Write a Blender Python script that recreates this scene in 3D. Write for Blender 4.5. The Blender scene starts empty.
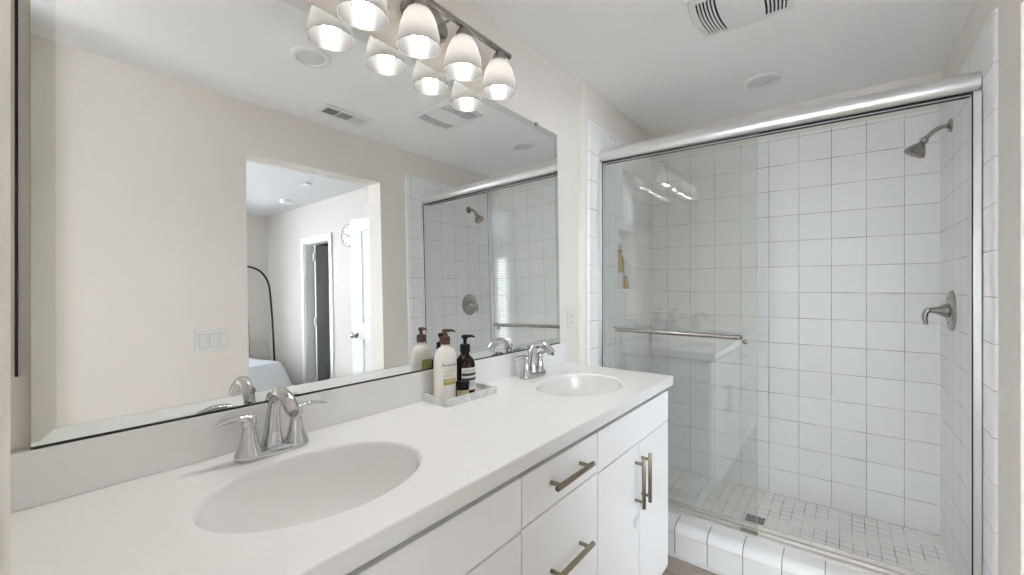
import bpy, bmesh, math, random
from mathutils import Vector, Matrix
random.seed(7)
PI = math.pi
SC = bpy.context.scene
COL = SC.collection

# ------------------------------------------------------------------ camera, world, exposure
CAM_H = 1.2925
FPX, TH, Y0 = 425.11, math.radians(37.862), 286.37
cd = bpy.data.cameras.new('camera')
cam = bpy.data.objects.new('camera', cd)
COL.objects.link(cam)
cd.sensor_fit = 'HORIZONTAL'
cd.sensor_width = 36.0
cd.lens = FPX / 1024.0 * 36.0
cd.shift_y = -(287.5 - Y0) / 1024.0
cd.clip_start = 0.005
cam.location = (0, 0, CAM_H)
fwd = Vector((math.cos(TH), math.sin(TH), 0))
cam.rotation_euler = fwd.to_track_quat('-Z', 'Y').to_euler()
SC.camera = cam

W = bpy.data.worlds.new('world')
SC.world = W
W.use_nodes = True
bg = W.node_tree.nodes['Background']
bg.inputs['Color'].default_value = (0.915, 0.985, 1.085, 1)
bg.inputs['Strength'].default_value = 5.0

vs = SC.view_settings
SC.display_settings.display_device = 'sRGB'
vs.view_transform = 'Standard'
vs.look = 'None'
vs.gamma = 1.0
vs.use_curve_mapping = False
vs.exposure = 1.60
SC.cycles.use_denoising = True
SC.cycles.max_bounces = 14
SC.cycles.diffuse_bounces = 8
SC.cycles.glossy_bounces = 8
SC.cycles.transmission_bounces = 8
SC.cycles.transparent_max_bounces = 24
SC.cycles.sample_clamp_indirect = 6.0
SC.cycles.caustics_reflective = True
SC.cycles.caustics_refractive = False

BULB_STRENGTH = 64.0

# ------------------------------------------------------------------ materials
def new_mat(name):
    m = bpy.data.materials.new(name)
    m.use_nodes = True
    return m, m.node_tree, m.node_tree.nodes['Principled BSDF']

def N(nt, typ, **kw):
    n = nt.nodes.new(typ)
    for k, v in kw.items():
        setattr(n, k, v)
    return n

def pbr(name, col, rough=0.5, metal=0.0, spec=0.5, noise=0.03, nscale=30.0, bump=0.0, bscale=300.0, coat=0.0):
    """plain procedural paint / metal / plastic with a faint noise in colour and an optional bump"""
    m, nt, b = new_mat(name)
    tc = N(nt, 'ShaderNodeTexCoord')
    nz = N(nt, 'ShaderNodeTexNoise')
    nz.inputs['Scale'].default_value = nscale
    nt.links.new(tc.outputs['Object'], nz.inputs['Vector'])
    mx = N(nt, 'ShaderNodeMix', data_type='RGBA')
    mx.inputs['A'].default_value = (*[max(0, c * (1 - noise)) for c in col], 1)
    mx.inputs['B'].default_value = (*[min(1, c * (1 + noise)) for c in col], 1)
    nt.links.new(nz.outputs['Fac'], mx.inputs['Factor'])
    nt.links.new(mx.outputs['Result'], b.inputs['Base Color'])
    b.inputs['Roughness'].default_value = rough
    b.inputs['Metallic'].default_value = metal
    b.inputs['Specular IOR Level'].default_value = spec
    if coat:
        b.inputs['Coat Weight'].default_value = coat
        b.inputs['Coat Roughness'].default_value = 0.08
    if bump:
        n2 = N(nt, 'ShaderNodeTexNoise')
        n2.inputs['Scale'].default_value = bscale
        n2.inputs['Detail'].default_value = 3
        nt.links.new(tc.outputs['Object'], n2.inputs['Vector'])
        bp = N(nt, 'ShaderNodeBump')
        bp.inputs['Strength'].default_value = bump
        bp.inputs['Distance'].default_value = 0.002
        nt.links.new(n2.outputs['Fac'], bp.inputs['Height'])
        nt.links.new(bp.outputs['Normal'], b.inputs['Normal'])
    return m

def tile_mat(name, ua, uo, va, vo, pu, pv, grout, tile_col, grout_col, rough=0.34, var=0.02, bump=0.35):
    """square tiles laid out on two world axes, grout lines at uo + k*pu and vo + k*pv"""
    m, nt, b = new_mat(name)
    tc = N(nt, 'ShaderNodeTexCoord')
    sp = N(nt, 'ShaderNodeSeparateXYZ')
    nt.links.new(tc.outputs['Object'], sp.inputs[0])
    def math_(op, a, bb=None, c=None):
        n = N(nt, 'ShaderNodeMath', operation=op)
        for i, v in enumerate((a, bb, c)):
            if v is None: continue
            if isinstance(v, (int, float)): n.inputs[i].default_value = v
            else: nt.links.new(v, n.inputs[i])
        return n.outputs[0]
    masks, cells = [], []
    for ax, off, p in ((ua, uo, pu), (va, vo, pv)):
        t = math_('DIVIDE', math_('SUBTRACT', sp.outputs[ax], off), p)
        fr = math_('FRACT', math_('ADD', t, 100.0))
        d = math_('MINIMUM', fr, math_('SUBTRACT', 1.0, fr))
        masks.append(math_('MULTIPLY', d, p))
        cells.append(math_('FLOOR', math_('ADD', t, 100.0)))
    dist = math_('MINIMUM', masks[0], masks[1])
    mr = N(nt, 'ShaderNodeMapRange')
    mr.inputs['From Min'].default_value = grout * 0.35
    mr.inputs['From Max'].default_value = grout * 0.75
    nt.links.new(dist, mr.inputs['Value'])
    cmb = N(nt, 'ShaderNodeCombineXYZ')
    nt.links.new(cells[0], cmb.inputs[0]); nt.links.new(cells[1], cmb.inputs[1])
    wn = N(nt, 'ShaderNodeTexWhiteNoise', noise_dimensions='3D')
    nt.links.new(cmb.outputs[0], wn.inputs['Vector'])
    ta = N(nt, 'ShaderNodeMix', data_type='RGBA')
    ta.inputs['A'].default_value = (*[c * (1 - var) for c in tile_col], 1)
    ta.inputs['B'].default_value = (*[min(1, c * (1 + var)) for c in tile_col], 1)
    nt.links.new(wn.outputs['Value'], ta.inputs['Factor'])
    # grout: dirtier in patches
    nz = N(nt, 'ShaderNodeTexNoise'); nz.inputs['Scale'].default_value = 7.0; nz.inputs['Detail'].default_value = 4
    nt.links.new(tc.outputs['Object'], nz.inputs['Vector'])
    cr = N(nt, 'ShaderNodeMapRange'); cr.inputs['From Min'].default_value = 0.35; cr.inputs['From Max'].default_value = 0.68
    nt.links.new(nz.outputs['Fac'], cr.inputs['Value'])
    gm = N(nt, 'ShaderNodeMix', data_type='RGBA')
    gm.inputs['A'].default_value = (*[c * 1.45 for c in grout_col], 1)
    gm.inputs['B'].default_value = (*[c * 0.6 for c in grout_col], 1)
    nt.links.new(cr.outputs[0], gm.inputs['Factor'])
    mx = N(nt, 'ShaderNodeMix', data_type='RGBA')
    nt.links.new(mr.outputs[0], mx.inputs['Factor'])
    nt.links.new(gm.outputs['Result'], mx.inputs['A']); nt.links.new(ta.outputs['Result'], mx.inputs['B'])
    nt.links.new(mx.outputs['Result'], b.inputs['Base Color'])
    rr = N(nt, 'ShaderNodeMapRange')
    rr.inputs['To Min'].default_value = 0.8; rr.inputs['To Max'].default_value = rough
    nt.links.new(mr.outputs[0], rr.inputs['Value'])
    nt.links.new(rr.outputs[0], b.inputs['Roughness'])
    sm = N(nt, 'ShaderNodeMapRange', interpolation_type='SMOOTHSTEP')
    sm.inputs['From Min'].default_value = 0.0; sm.inputs['From Max'].default_value = grout * 1.8
    nt.links.new(dist, sm.inputs['Value'])
    bp = N(nt, 'ShaderNodeBump'); bp.inputs['Strength'].default_value = bump; bp.inputs['Distance'].default_value = 0.002
    nt.links.new(sm.outputs[0], bp.inputs['Height'])
    nt.links.new(bp.outputs['Normal'], b.inputs['Normal'])
    return m

def wood_floor():
    m, nt, b = new_mat('wood_plank_floor')
    tc = N(nt, 'ShaderNodeTexCoord')
    mp = N(nt, 'ShaderNodeMapping'); mp.inputs['Rotation'].default_value = (0, 0, PI / 2)
    nt.links.new(tc.outputs['Object'], mp.inputs[0])
    br = N(nt, 'ShaderNodeTexBrick')
    br.inputs['Scale'].default_value = 1.0
    br.inputs['Brick Width'].default_value = 1.2; br.inputs['Row Height'].default_value = 0.15
    br.inputs['Mortar Size'].default_value = 0.0015
    br.inputs['Color1'].default_value = (0.42, 0.36, 0.30, 1); br.inputs['Color2'].default_value = (0.35, 0.30, 0.25, 1)
    br.inputs['Mortar'].default_value = (0.08, 0.065, 0.05, 1)
    nt.links.new(mp.outputs[0], br.inputs['Vector'])
    m2 = N(nt, 'ShaderNodeMapping'); m2.inputs['Scale'].default_value = (40, 3, 1)
    nt.links.new(tc.outputs['Object'], m2.inputs[0])
    nz = N(nt, 'ShaderNodeTexNoise'); nz.inputs['Scale'].default_value = 2.0; nz.inputs['Detail'].default_value = 6
    nt.links.new(m2.outputs[0], nz.inputs['Vector'])
    mx = N(nt, 'ShaderNodeMix', data_type='RGBA', blend_type='MULTIPLY'); mx.inputs['Factor'].default_value = 0.5
    nt.links.new(br.outputs['Color'], mx.inputs['A'])
    rp = N(nt, 'ShaderNodeMapRange'); rp.inputs['To Min'].default_value = 0.6; rp.inputs['To Max'].default_value = 1.5
    nt.links.new(nz.outputs['Fac'], rp.inputs['Value']); nt.links.new(rp.outputs[0], mx.inputs['B'])
    nt.links.new(mx.outputs['Result'], b.inputs['Base Color'])
    b.inputs['Roughness'].default_value = 0.45
    return m

def marble():
    m, nt, b = new_mat('white_marble')
    tc = N(nt, 'ShaderNodeTexCoord')
    nz = N(nt, 'ShaderNodeTexNoise'); nz.inputs['Scale'].default_value = 9; nz.inputs['Detail'].default_value = 8; nz.inputs['Distortion'].default_value = 1.8
    nt.links.new(tc.outputs['Object'], nz.inputs['Vector'])
    cr = N(nt, 'ShaderNodeValToRGB')
    cr.color_ramp.elements[0].position = 0.36; cr.color_ramp.elements[0].color = (0.60, 0.60, 0.61, 1)
    cr.color_ramp.elements[1].position = 0.56; cr.color_ramp.elements[1].color = (0.76, 0.76, 0.755, 1)
    nt.links.new(nz.outputs['Fac'], cr.inputs[0])
    nt.links.new(cr.outputs[0], b.inputs['Base Color'])
    b.inputs['Roughness'].default_value = 0.3
    return m

def thin_glass(name, tint, refl=1.0):
    """clear pane: tinted see-through plus a Schlick mirror reflection on each face"""
    m = bpy.data.materials.new(name); m.use_nodes = True
    nt = m.node_tree; nt.nodes.clear()
    out = N(nt, 'ShaderNodeOutputMaterial')
    tr = N(nt, 'ShaderNodeBsdfTransparent'); tr.inputs[0].default_value = (*tint, 1)
    gl = N(nt, 'ShaderNodeBsdfGlossy'); gl.inputs['Roughness'].default_value = 0.0
    lw = N(nt, 'ShaderNodeLayerWeight'); lw.inputs['Blend'].default_value = 0.5
    pw = N(nt, 'ShaderNodeMath', operation='POWER'); pw.inputs[1].default_value = 5
    nt.links.new(lw.outputs['Facing'], pw.inputs[0])
    ma = N(nt, 'ShaderNodeMath', operation='MULTIPLY_ADD'); ma.inputs[1].default_value = 0.95 * refl; ma.inputs[2].default_value = 0.042 * refl
    nt.links.new(pw.outputs[0], ma.inputs[0])
    mx = N(nt, 'ShaderNodeMixShader')
    nt.links.new(ma.outputs[0], mx.inputs[0]); nt.links.new(tr.outputs[0], mx.inputs[1]); nt.links.new(gl.outputs[0], mx.inputs[2])
    nt.links.new(mx.outputs[0], out.inputs['Surface'])
    return m

def mirror_mat(name, col):
    m = bpy.data.materials.new(name); m.use_nodes = True
    nt = m.node_tree; nt.nodes.clear()
    out = N(nt, 'ShaderNodeOutputMaterial')
    gl = N(nt, 'ShaderNodeBsdfGlossy'); gl.inputs['Roughness'].default_value = 0.0; gl.inputs['Color'].default_value = (*col, 1)
    nt.links.new(gl.outputs[0], out.inputs['Surface'])
    return m

def emit_mat(name, col, s):
    m = bpy.data.materials.new(name); m.use_nodes = True
    nt = m.node_tree; nt.nodes.clear()
    out = N(nt, 'ShaderNodeOutputMaterial')
    e = N(nt, 'ShaderNodeEmission'); e.inputs[0].default_value = (*col, 1); e.inputs[1].default_value = s
    nt.links.new(e.outputs[0], out.inputs['Surface'])
    return m

def frosted():
    m = bpy.data.materials.new('frosted_shade_glass'); m.use_nodes = True
    nt = m.node_tree; nt.nodes.clear()
    out = N(nt, 'ShaderNodeOutputMaterial')
    d = N(nt, 'ShaderNodeBsdfDiffuse'); d.inputs[0].default_value = (0.032, 0.032, 0.0317, 1)
    t = N(nt, 'ShaderNodeBsdfTranslucent'); t.inputs[0].default_value = (0.27, 0.266, 0.261, 1)
    mx = N(nt, 'ShaderNodeMixShader'); mx.inputs[0].default_value = 0.5
    nt.links.new(d.outputs[0], mx.inputs[1]); nt.links.new(t.outputs[0], mx.inputs[2])
    g = N(nt, 'ShaderNodeBsdfGlossy'); g.inputs['Roughness'].default_value = 0.25
    m2 = N(nt, 'ShaderNodeMixShader'); m2.inputs[0].default_value = 0.006
    nt.links.new(mx.outputs[0], m2.inputs[1]); nt.links.new(g.outputs[0], m2.inputs[2])
    nt.links.new(m2.outputs[0], out.inputs['Surface'])
    return m

M = {}
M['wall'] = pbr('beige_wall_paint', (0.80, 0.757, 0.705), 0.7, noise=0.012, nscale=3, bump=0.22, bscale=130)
M['ceiling_bedroom'] = pbr('bedroom_ceiling_paint_dimmed', (0.60, 0.60, 0.60), 0.8, noise=0.01, nscale=3)  # ceiling paint copied darker to offset the bright bedroom light
M['wall_bedroom_dimmed'] = pbr('bedroom_wall_paint_dimmed', (0.61, 0.58, 0.54), 0.7, noise=0.012, nscale=3, bump=0.22, bscale=130)  # bathroom wall paint darkened in colour against the over-bright bedroom light
M['ceiling'] = pbr('grey_white_ceiling_paint', (0.89, 0.89, 0.89), 0.8, noise=0.01, nscale=3, bump=0.12, bscale=120)
M['trimw'] = pbr('white_trim_paint', (0.77, 0.77, 0.76), 0.4, noise=0.01)
M['cab'] = pbr('white_cabinet_paint', (0.89, 0.89, 0.893), 0.38, noise=0.008)
M['cabdark'] = pbr('cabinet_recess_shadow_grey', (0.40, 0.39, 0.38), 0.6)
M['counter'] = pbr('white_solid_surface', (0.80, 0.798, 0.793), 0.30, noise=0.012, nscale=60)
M['porcelain'] = pbr('white_porcelain', (0.84, 0.835, 0.825), 0.08, noise=0.005, coat=0.3)
M['chrome'] = pbr('polished_chrome', (0.60, 0.60, 0.61), 0.045, metal=1.0, noise=0.01)
M['satin'] = pbr('satin_aluminium', (0.86, 0.86, 0.865), 0.34, metal=1.0, noise=0.03, nscale=8)
M['track'] = pbr('dull_anodised_track', (0.70, 0.67, 0.64), 0.5, metal=0.4, noise=0.15, nscale=12)
M['nickel'] = pbr('brushed_nickel', (0.40, 0.38, 0.355), 0.26, metal=1.0, noise=0.08, nscale=60)
M['bronze'] = pbr('champagne_bronze', (0.30, 0.255, 0.19), 0.34, metal=1.0, noise=0.06, nscale=80)
M['darkgap'] = pbr('black_rubber_and_recess_shade', (0.015, 0.015, 0.015), 0.6)
M['black'] = pbr('black_plastic', (0.006, 0.006, 0.007), 0.45, spec=0.2)
M['amber'] = pbr('dark_amber_glass', (0.014, 0.006, 0.004), 0.12, spec=0.25)
M['lotion'] = pbr('cream_white_plastic', (0.78, 0.755, 0.70), 0.3, noise=0.01)
M['brown'] = pbr('brown_pump_plastic', (0.075, 0.026, 0.013), 0.4)
M['label_cream'] = pbr('cream_label_paper', (0.70, 0.66, 0.56), 0.6)
M['label_white'] = pbr('white_label_paper', (0.74, 0.73, 0.71), 0.6)
M['dark_print_closet_shade'] = pbr('dark_print_and_closet_shade', (0.06, 0.055, 0.05), 0.6)
M['label_grey'] = pbr('grey_label_print', (0.30, 0.28, 0.26), 0.6)
M['label_beige'] = pbr('beige_label_print', (0.62, 0.52, 0.36), 0.6)
M['label_green'] = pbr('olive_label_print', (0.42, 0.38, 0.08), 0.6)
M['label_tan'] = pbr('tan_label_paper', (0.50, 0.38, 0.22), 0.6)
M['plate'] = pbr('white_switch_plastic', (0.74, 0.735, 0.71), 0.35, noise=0.005)
M['bulb'] = emit_mat('lit_bulb', (1.0, 0.965, 0.92), BULB_STRENGTH)
M['shade'] = frosted()
M['mirror'] = mirror_mat('mirror_silver', (0.93, 0.933, 0.93))
M['mirror_bevel'] = mirror_mat('mirror_bevel_silver', (0.80, 0.83, 0.82))
M['glass'] = thin_glass('shower_glass', (0.984, 0.992, 0.988), 1.7)
M['glass_edge'] = pbr('green_glass_edge', (0.45, 0.55, 0.52), 0.15)
M['lens'] = pbr('frosted_light_lens', (0.68, 0.68, 0.68), 0.5)
M['discw'] = pbr('white_disc_plastic', (0.82, 0.82, 0.82), 0.5)
M['cloth'] = pbr('white_bedspread_cotton', (0.84, 0.85, 0.87), 0.85, noise=0.02, bump=0.2, bscale=400)
M['darkdoor'] = pbr('dark_grey_door_paint', (0.30, 0.302, 0.30), 0.4)
M['carpet'] = pbr('grey_beige_carpet', (0.42, 0.38, 0.33), 0.95, noise=0.15, nscale=200, bump=0.6, bscale=500)
M['marble'] = marble()
M['floor'] = wood_floor()
M['gold'] = pbr('golden_liquid', (0.52, 0.33, 0.11), 0.2, noise=0.05)
M['clear'] = pbr('clear_frosted_plastic', (0.72, 0.72, 0.70), 0.15, noise=0.02)
M['tape'] = pbr('peeling_adhesive_film', (0.80, 0.80, 0.80), 0.2, noise=0.05)
M['clockface'] = pbr('white_clock_face', (0.75, 0.74, 0.71), 0.5)
M['blind'] = pbr('white_blind_slat', (0.80, 0.80, 0.78), 0.5)

XB = 3.037          # shower back wall, tile face
YT = 1.087          # shower left wall, tile face
YTR = -0.392        # shower right wall, tile face
PZ, ZO = 0.154, 0.1789
TC, GC = (0.87, 0.87, 0.87), (0.47, 0.455, 0.43)
M['tile_yz'] = tile_mat('white_wall_tile_end_wall', 1, -0.2579, 2, ZO, PZ, PZ, 0.0026, TC, GC)
M['tile_xz'] = tile_mat('white_wall_tile_side_wall', 0, XB, 2, ZO, PZ, PZ, 0.0026, TC, (0.56, 0.55, 0.53))
M['tile_curb'] = tile_mat('white_curb_tile', 1, 0.6327 - 0.1445 * 8, 2, 0.1125, 0.1445, 10.0, 0.0035, TC, (0.36, 0.345, 0.32))
M['tile_trim'] = tile_mat('white_bullnose_tile', 2, ZO, 0, 7.0, PZ, 20.0, 0.0022, (0.89, 0.89, 0.89), (0.52, 0.51, 0.49))
M['mosaic'] = tile_mat('white_floor_mosaic', 0, 0.006, 1, 0.012, 0.0525, 0.0525, 0.0035, (0.93, 0.925, 0.91), (0.64, 0.62, 0.58), rough=0.4, var=0.035)

# ------------------------------------------------------------------ mesh helpers
def obj(name, bm, mat, parent=None, smooth=None, loc=None):
    me = bpy.data.meshes.new(name)
    bmesh.ops.recalc_face_normals(bm, faces=bm.faces[:])
    bm.to_mesh(me); bm.free()
    mats = mat if isinstance(mat, (list, tuple)) else [mat]
    for m in mats: me.materials.append(M[m] if isinstance(m, str) else m)
    o = bpy.data.objects.new(name, me)
    COL.objects.link(o)
    if parent is not None: o.parent = parent
    if loc is not None: o.location = loc
    if smooth is not None:
        shade(me, smooth)
    return o

def shade(me, angle):
    """smooth faces, sharp edges above angle (degrees)"""
    b = bmesh.new(); b.from_mesh(me)
    a = math.radians(angle)
    for f in b.faces: f.smooth = True
    for e in b.edges:
        if len(e.link_faces) == 2:
            e.smooth = e.calc_face_angle(0) < a
        else:
            e.smooth = False
    b.to_mesh(me); b.free()

def wn(o):
    md = o.modifiers.new('weighted_normals', 'WEIGHTED_NORMAL'); md.keep_sharp = True; md.weight = 100
    return o

def thing(name, label, cat, loc=(0, 0, 0), rz=0, group=None):
    o = bpy.data.objects.new(name, None)
    o.empty_display_size = 0.05
    COL.objects.link(o)
    o.location = loc; o.rotation_euler = (0, 0, rz)
    return tag(o, label, cat, group)

def tag(o, label, cat, group=None):
    o['label'] = label; o['category'] = cat
    if group: o['group'] = group
    return o

def struct(o, label=None, cat=None):
    o['kind'] = 'structure'
    if label: o['label'] = label
    if cat: o['category'] = cat
    return o

def box(bm, x0, x1, y0, y1, z0, z1, bev=0.0, seg=2, rot=None, mi=0):
    r = bmesh.ops.create_cube(bm, size=1.0)
    vs_ = r['verts']
    for v in vs_:
        v.co = Vector(((x0 + x1) / 2 + v.co.x * (x1 - x0), (y0 + y1) / 2 + v.co.y * (y1 - y0), (z0 + z1) / 2 + v.co.z * (z1 - z0)))
    fs = set(f for v in vs_ for f in v.link_faces)
    for f in fs: f.material_index = mi
    if bev > 0:
        es = list(set(e for v in vs_ for e in v.link_edges))
        rb = bmesh.ops.bevel(bm, geom=es, offset=bev, segments=seg, profile=0.5, affect='EDGES')
        vs_ = list(set(v for f in rb['faces'] for v in f.verts) | set(v for v in vs_ if v.is_valid))
    if rot is not None:
        bmesh.ops.transform(bm, matrix=rot, verts=[v for v in vs_ if v.is_valid])
    return vs_

def lathe(bm, prof, n=32, sx=1.0, sy=1.0, mat=None, cap0=True, cap1=True, mi=0):
    """prof: (r, z) list, revolved about z; mat is a Matrix applied afterwards"""
    rings = []
    for r, z in prof:
        ring = []
        for k in range(n):
            a = 2 * PI * k / n
            p = Vector((r * sx * math.cos(a), r * sy * math.sin(a), z))
            ring.append(bm.verts.new(mat @ p if mat else p))
        rings.append(ring)
    for a, b in zip(rings, rings[1:]):
        for k in range(n):
            f = bm.faces.new((a[k], a[(k + 1) % n], b[(k + 1) % n], b[k])); f.material_index = mi
    if cap0: bm.faces.new(rings[0][::-1]).material_index = mi
    if cap1: bm.faces.new(rings[-1]).material_index = mi
    return rings

def tube(bm, pts, rad, n=16, flat=None, up=Vector((0, 0, 1)), cap=True):
    """sweep of an ellipse along pts; rad = number or list; flat = list of (a, b) scale of the two axes"""
    pts = [Vector(p) for p in pts]
    rings = []
    prev = None
    for i, p in enumerate(pts):
        t = (pts[min(i + 1, len(pts) - 1)] - pts[max(i - 1, 0)]).normalized()
        if prev is None:
            s = t.cross(up)
            if s.length < 1e-4: s = t.cross(Vector((1, 0, 0)))
            s.normalize()
        else:
            s = (prev - t * prev.dot(t)).normalized()
        prev = s
        u = s.cross(t).normalized()
        r = rad[i] if isinstance(rad, (list, tuple)) else rad
        fa, fb = flat[i] if flat else (1, 1)
        rings.append([bm.verts.new(p + s * (r * fa * math.cos(2 * PI * k / n)) + u * (r * fb * math.sin(2 * PI * k / n))) for k in range(n)])
    for a, b in zip(rings, rings[1:]):
        for k in range(n):
            bm.faces.new((a[k], a[(k + 1) % n], b[(k + 1) % n], b[k]))
    if cap:
        bm.faces.new(rings[0][::-1]); bm.faces.new(rings[-1])

def smooth_path(pts, n=8):
    """Catmull-Rom through pts"""
    P = [Vector(p) for p in pts]
    P = [P[0] * 2 - P[1]] + P + [P[-1] * 2 - P[-2]]
    out = []
    for i in range(1, len(P) - 2):
        for k in range(n):
            t = k / n
            a, b, c, d = P[i - 1], P[i], P[i + 1], P[i + 2]
            out.append(0.5 * ((2 * b) + (c - a) * t + (2 * a - 5 * b + 4 * c - d) * t * t + (3 * b - a - 3 * c + d) * t ** 3))
    out.append(P[-2])
    return out

def interp(vals, n=8):
    out = []
    for a, b in zip(vals, vals[1:]):
        for k in range(n):
            t = k / n; t = t * t * (3 - 2 * t)
            out.append(a + (b - a) * t)
    out.append(vals[-1])
    return out

def prism(bm, poly, axis, a, b, mi=0):
    """poly: 2-D outline; axis 'x': (y,z) pts extruded in x from a to b; 'y': (x,z); 'z': (x,y)"""
    def P(p, t):
        return {'x': (t, p[0], p[1]), 'y': (p[0], t, p[1]), 'z': (p[0], p[1], t)}[axis]
    A = [bm.verts.new(P(p, a)) for p in poly]
    B = [bm.verts.new(P(p, b)) for p in poly]
    n = len(poly)
    fs = [bm.faces.new(A[::-1]), bm.faces.new(B)]
    for k in range(n):
        fs.append(bm.faces.new((A[k], A[(k + 1) % n], B[(k + 1) % n], B[k])))
    for f in fs: f.material_index = mi

def cut(o, cutters):
    """boolean difference baked into the mesh; the cutters are removed"""
    for bmc in cutters:
        me = bpy.data.meshes.new('cut')
        bmesh.ops.recalc_face_normals(bmc, faces=bmc.faces[:])
        bmc.to_mesh(me); bmc.free()
        c = bpy.data.objects.new('cut', me); COL.objects.link(c)
        md = o.modifiers.new('b', 'BOOLEAN'); md.operation = 'DIFFERENCE'; md.object = c; md.solver = 'EXACT'
        bpy.context.view_layer.update()
        dg = bpy.context.evaluated_depsgraph_get()
        nm = bpy.data.meshes.new_from_object(o.evaluated_get(dg))
        old = o.data
        o.modifiers.clear(); o.data = nm; nm.name = o.name
        bpy.data.meshes.remove(old)
        bpy.data.objects.remove(c); bpy.data.meshes.remove(me)

def text_mesh(body, size, wrap=None):
    cu = bpy.data.curves.new('t', 'FONT'); cu.body = body; cu.size = size; cu.align_x = 'CENTER'; cu.extrude = 0.0
    o = bpy.data.objects.new('t', cu); COL.objects.link(o)
    bpy.context.view_layer.update()
    me = bpy.data.meshes.new_from_object(o.evaluated_get(bpy.context.evaluated_depsgraph_get()))
    bpy.data.objects.remove(o); bpy.data.curves.remove(cu)
    return me

def one(name, mat, fn, parent=None, smooth=None, loc=None):
    bm = bmesh.new(); fn(bm)
    return obj(name, bm, mat, parent, smooth, loc)

def boxes(name, mat, lst, parent=None, bev=0.0):
    bm = bmesh.new()
    for b in lst: box(bm, *b, bev=bev)
    o = obj(name, bm, mat, parent, 60 if bev else None)
    return wn(o) if bev else o

def wall_with_hole(axis, p0, p1, u0, u1, z0, z1, holes):
    """list of boxes making a wall slab with one row of rectangular holes (u0,u1,z0,z1)"""
    out = []
    hs = sorted(holes)
    cur = u0
    def add(a, b, c, d):
        if b - a < 1e-5 or d - c < 1e-5: return
        out.append((a, b, p0, p1, c, d) if axis == 'y' else (p0, p1, a, b, c, d))
    for a, b, c, d in hs:
        add(cur, a, z0, z1); add(a, b, z0, c); add(a, b, d, z1)
        cur = b
    add(cur, u1, z0, z1)
    return out

# ------------------------------------------------------------------ room shell
CZ = 2.387
YW = 1.125            # mirror wall
YO = -0.400           # opposite wall
XL = 0.0195           # left wall face
struct(boxes('floor', 'floor', [(-2.4, 2.30, -0.56, 1.25, -0.10, 0.0)]))
# bathroom ceiling with the opening's header kept below it
struct(boxes('ceiling', 'ceiling', [(-2.4, 3.20, -0.545, 1.30, CZ, CZ + 0.08)]))
# mirror wall, up to the bullnose corner before the shower
struct(boxes('wall_back', 'wall', [(-0.10, 2.06, YW, 1.30, 0, CZ)]))
# shower left wall stands a little proud of it, rounded corner, niche cut through
NX0, NX1, NZ0, NZ1 = 2.452, 2.762, 1.272, 1.652
bm = bmesh.new()
for b in wall_with_hole('y', 1.095, 1.30, 2.06, 3.20, 0, CZ, [(NX0, NX1, NZ0, NZ1)]): box(bm, *b)
rc = 0.028
poly = [(2.06, 1.095)] + [(2.032 + rc - rc * math.sin(a), 1.095 + rc - rc * math.cos(a)) for a in [k * PI / 16 for k in range(9)]] + [(2.032, 1.20), (2.06, 1.20)]
prism(bm, poly, 'z', 0, CZ)
box(bm, NX0, NX1, 1.21, 1.30, NZ0, NZ1)
struct(obj('wall_shower_left', bm, 'wall'))
struct(boxes('wall_right', 'wall', [(XB + 0.008, 3.20, -0.60, 1.30, 0, CZ)]))
# opposite wall with the wide opening to the bedroom
OX0, OX1, OZ = 0.965, 1.842, 2.096
bm = bmesh.new()
for b in wall_with_hole('y', -0.545, YO, 0.0, 3.20, 0, CZ, [(OX0, OX1, 0, OZ)]): box(bm, *b)
struct(obj('wall_front', bm, 'wall'))
# left wall: a short return beside the vanity, then the doorway the picture is taken from
bm = bmesh.new()
pr = [(-0.10, 1.13), (-0.10, 0.463)] + [(XL - 0.012 + 0.012 * math.sin(a) , 0.450 + 0.012 - 0.012 * math.cos(a)) for a in [k * PI / 12 for k in range(7)]] + [(XL, 1.13)]
prism(bm, pr, 'z', 0, CZ)
box(bm, -0.10, XL, YO - 0.001, -0.12, 0, CZ)  # unseen return added to block daylight grazing the opposite wall
struct(obj('wall_left', bm, 'wall'))

# shower tile cladding (8 mm thick), top edge 2.186
TT = 2.200
TX0 = 2.085
bm = bmesh.new()
for b in wall_with_hole('y', YT, 1.0955, TX0 + 0.02, XB, 0, TT, [(NX0, NX1, NZ0, NZ1)]): box(bm, *b)
struct(obj('wall_tile_left', bm, 'tile_xz'))
# niche lining
bm = bmesh.new()
t = 0.006
box(bm, NX0, NX1, 1.200, 1.2105, NZ0, NZ1)
box(bm, NX0, NX0 + t, YT, 1.20, NZ0, NZ1); box(bm, NX1 - t, NX1, YT, 1.20, NZ0, NZ1)
box(bm, NX0 + t, NX1 - t, YT, 1.20, NZ0, NZ0 + t); box(bm, NX0 + t, NX1 - t, YT, 1.20, NZ1 - t, NZ1)
struct(obj('trim_4', bm, 'tile_trim'))
struct(boxes('wall_tile_back', 'tile_yz', [(XB, XB + 0.009, YTR, YT, 0, TT)]))
struct(boxes('wall_tile_right', 'tile_xz', [(TX0, XB, YO - 0.001, YTR, 0, TT)]))

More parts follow.
